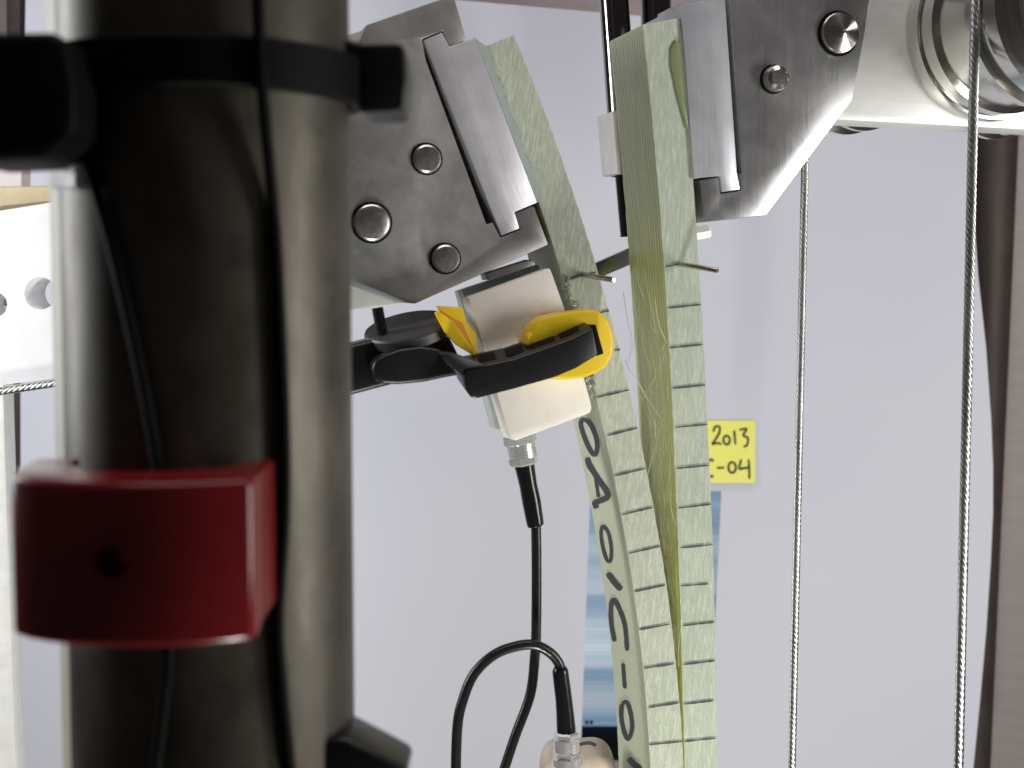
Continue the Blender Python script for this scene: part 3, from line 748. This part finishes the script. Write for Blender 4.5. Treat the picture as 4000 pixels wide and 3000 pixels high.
prism('jaw_link', [onK(x, y, kk) for x, y, kk in [(1700, 1366, 0.0100), (1770, 1378, 0.0120), (1858, 1406, 0.0160), (1900, 1432, 0.0170), (1815, 1440, 0.0172), (1806, 1470, 0.0172), (1770, 1440, 0.0140), (1720, 1405, 0.0110)]], -N * 0.004, 'black_plastic', cl, 0.0004)
dax = Vector((-0.17, -0.30, 0.94)); dc = onK(1592, 1292, -0.001); dr = 170 * mpp(dc)
lathe('swivel_disc', dc, dax, [(-0.0016, dr * 0.97), (-0.0012, dr), (0.0009, dr), (0.0014, dr * 0.97), (0.0014, 0.0003)], 'grey_plastic', cl, 64, 30)
A = onK(1492, 1300, 0.001); B = onK(1474, 1202, 0.001); L = (B - A).length; r = 25 * mpp(A)
lathe('stud', A, B - A, [(L * i / 24, r * (1.0 if i % 2 else 0.8)) for i in range(24)] + [(L, r * 0.75)], 'black_plastic', cl, 24, 20)

# ================================================================ foreground column with its clamp
RC = 0.02155; CX, CY = -0.04623, -0.1389
co = thing('steel_column', Vector((CX, CY, -0.20)), '', 'column')
lathe('shaft', Vector((CX, CY, -0.20)), UP, [(0, RC), (0.34, RC)], 'column_steel', co, 96, 30)
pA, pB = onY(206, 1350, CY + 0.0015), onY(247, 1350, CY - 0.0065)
prism('edge_strip', [Vector((pA.x, pA.y, z)) for z in (-0.20, 0.14)] + [Vector((pB.x, pB.y, z)) for z in (0.14, -0.20)], Vector((0, 0.004, 0)), 'pale_strip', co, 0.0003)  # pale strip on the left edge, pushed forward to shade the shaft from lamp_left
tag(co, 'thick round dark steel column with a red block in front', 'column')

ck = thing('column_clamp', Vector((CX, CY, onY(800, 230, CY).z)), 'black clamp band with side knob around the steel column', 'clamp')
zt = onY(800, 138, CY - RC).z; zb = onY(800, 338, CY - RC).z
lathe('band', Vector((CX, CY, zb)), UP, [(0, RC + 0.0002), (0, RC + 0.0018), (0.0003, RC + 0.0022), (zt - zb - 0.0003, RC + 0.0022), (zt - zb, RC + 0.0018), (zt - zb, RC + 0.0002)], 'black_band', ck, 96, 30, caps=False)
def ybox(name, pxs, y, dy, mat, parent, bev=0.001, seg=3):
    return prism(name, [onY(px, py, y) for px, py in pxs], Vector((0, dy, 0)), mat, parent, bev, seg)
ybox('knob', [(1398, 172), (1560, 165), (1580, 190), (1588, 300), (1580, 420), (1556, 440), (1405, 440), (1398, 400)], -0.142, 0.014, 'black_plastic', ck, 0.002, 3)
ybox('lug', [(1340, 150), (1420, 160), (1420, 345), (1340, 345)], -0.140, 0.010, 'black_plastic', ck, 0.001)
ybox('boss', [(-200, 128), (190, 122), (255, 150), (290, 340), (290, 520), (190, 614), (-200, 632)], -0.170, 0.020, 'black_band', ck, 0.0012, 3)
prism('glare_wedge', [onY(196, 560, CY - 0.004), onY(286, 560, CY - 0.019), onY(290, 738, CY - 0.019), onY(196, 738, CY - 0.004)], Vector((0.004, 0.003, 0)), 'white_nylon', ck, 0.0005)  # white wedge stands for the bright glare at the column's edge

# black cables along the column
def ontopcol(px, py, gap):
    """point just off the near side of the column"""
    r = ray(px, py); R_ = RC + gap
    ox, oy = CAM.x - CX, CAM.y - CY
    a = r.x ** 2 + r.y ** 2; b = 2 * (ox * r.x + oy * r.y); c = ox * ox + oy * oy - R_ * R_
    disc = max(0.0, b * b - 4 * a * c)
    return CAM + r * ((-b - math.sqrt(disc)) / (2 * a))
pth = [ontopcol(x, y, 0.0030 if y < 400 else 0.0012) for x, y in [(204, 150), (222, 200), (262, 380), (342, 640), (443, 990), (557, 1490), (622, 1850)]]
pth.append(Vector((pth[-1].x + 0.0008, CY - RC - 0.0010, pth[-1].z - 0.006)))
pth += [ontopcol(658, 2545, 0.0010), ontopcol(640, 2750, 0.001), ontopcol(600, 3080, 0.001)]
k1 = tube('power_cable', catmull(pth, 8), 0.00080, 'black_band', None, 12)
tag(k1, 'black cable crossing the column diagonally into the red block', 'cable', 'cables along the column')
pth = [ontopcol(x, y, 0.0032 if y < 500 else 0.0012) for x, y in [(1004, -60), (1012, 150), (1025, 355), (1068, 823), (1084, 1050), (1110, 1640), (1112, 2000), (1096, 2250), (1086, 2456), (1104, 2710), (1130, 2963), (1140, 3080)]]
k2 = tube('power_cable', catmull(pth, 8), 0.00085, 'black_band', None, 12)
tag(k2, 'black cable running down the column past the side of the red block', 'cable', 'cables along the column')

# red block in front of the column
YF = -0.1825
zt = onY(540, 1886, YF).z; zb = onY(540, 2530, YF).z
def at(px, y): return onY(px, 1880, y).x
plan = [(at(30, -0.168), -0.157), (at(22, -0.172), -0.168), (at(36, -0.177), -0.1765)]
xl, xr = at(60, YF), at(960, YF)
for i in range(11):
    t = i / 10; plan.append((xl + (xr - xl) * t, YF + 0.0040 * (abs(2 * t - 1) ** 2.2) - 0.0004))
plan += [(at(1003, -0.1772), -0.1772), (at(1010, -0.174), -0.174), (at(1040, -0.166), -0.166), (at(1078, -0.158), -0.157)]
bm = prism_bm([Vector((x, y, zt)) for x, y in plan], Vector((0, 0, zb - zt)), 0.0009, 4)
rb = from_bm('red_block', bm, 'red_paint', None, 32)
cut1 = lathe('cut_bore', Vector((CX + 0.0005, CY + 0.0004, zb - 0.01)), UP, [(0, RC + 0.0028), (0.08, RC + 0.0028)], 'red_paint', None, 96)
hc = onY(432, 2197, YF); cut2 = lathe('cut_hole', hc + Vector((0, -0.004, 0)), Vector((0, 1, 0)), [(0, 68 * mpp(hc)), (0.016, 68 * mpp(hc))], 'black_band', None, 40)
cut3 = lathe('cut_recess', Vector((at(600, -0.165), -0.1595, zb - 0.01)), UP, [(0, 0.0125), (0.08, 0.0125)], 'black_band', None, 64)
cutmesh(rb, [cut1, cut2, cut3])
tag(rb, 'dark red painted block with one round hole in front of the column', 'block')

# black lever at the foot of the column
lv = ybox('lever_handle', [(1165, 2962), (1195, 2925), (1260, 2893), (1330, 2880), (1362, 2888), (1470, 2944), (1600, 3015), (1560, 3100), (1180, 3100)], -0.150, 0.012, 'black_plastic', None, 0.0018, 4)
tag(lv, 'black plastic lever end beside the foot of the column', 'lever')
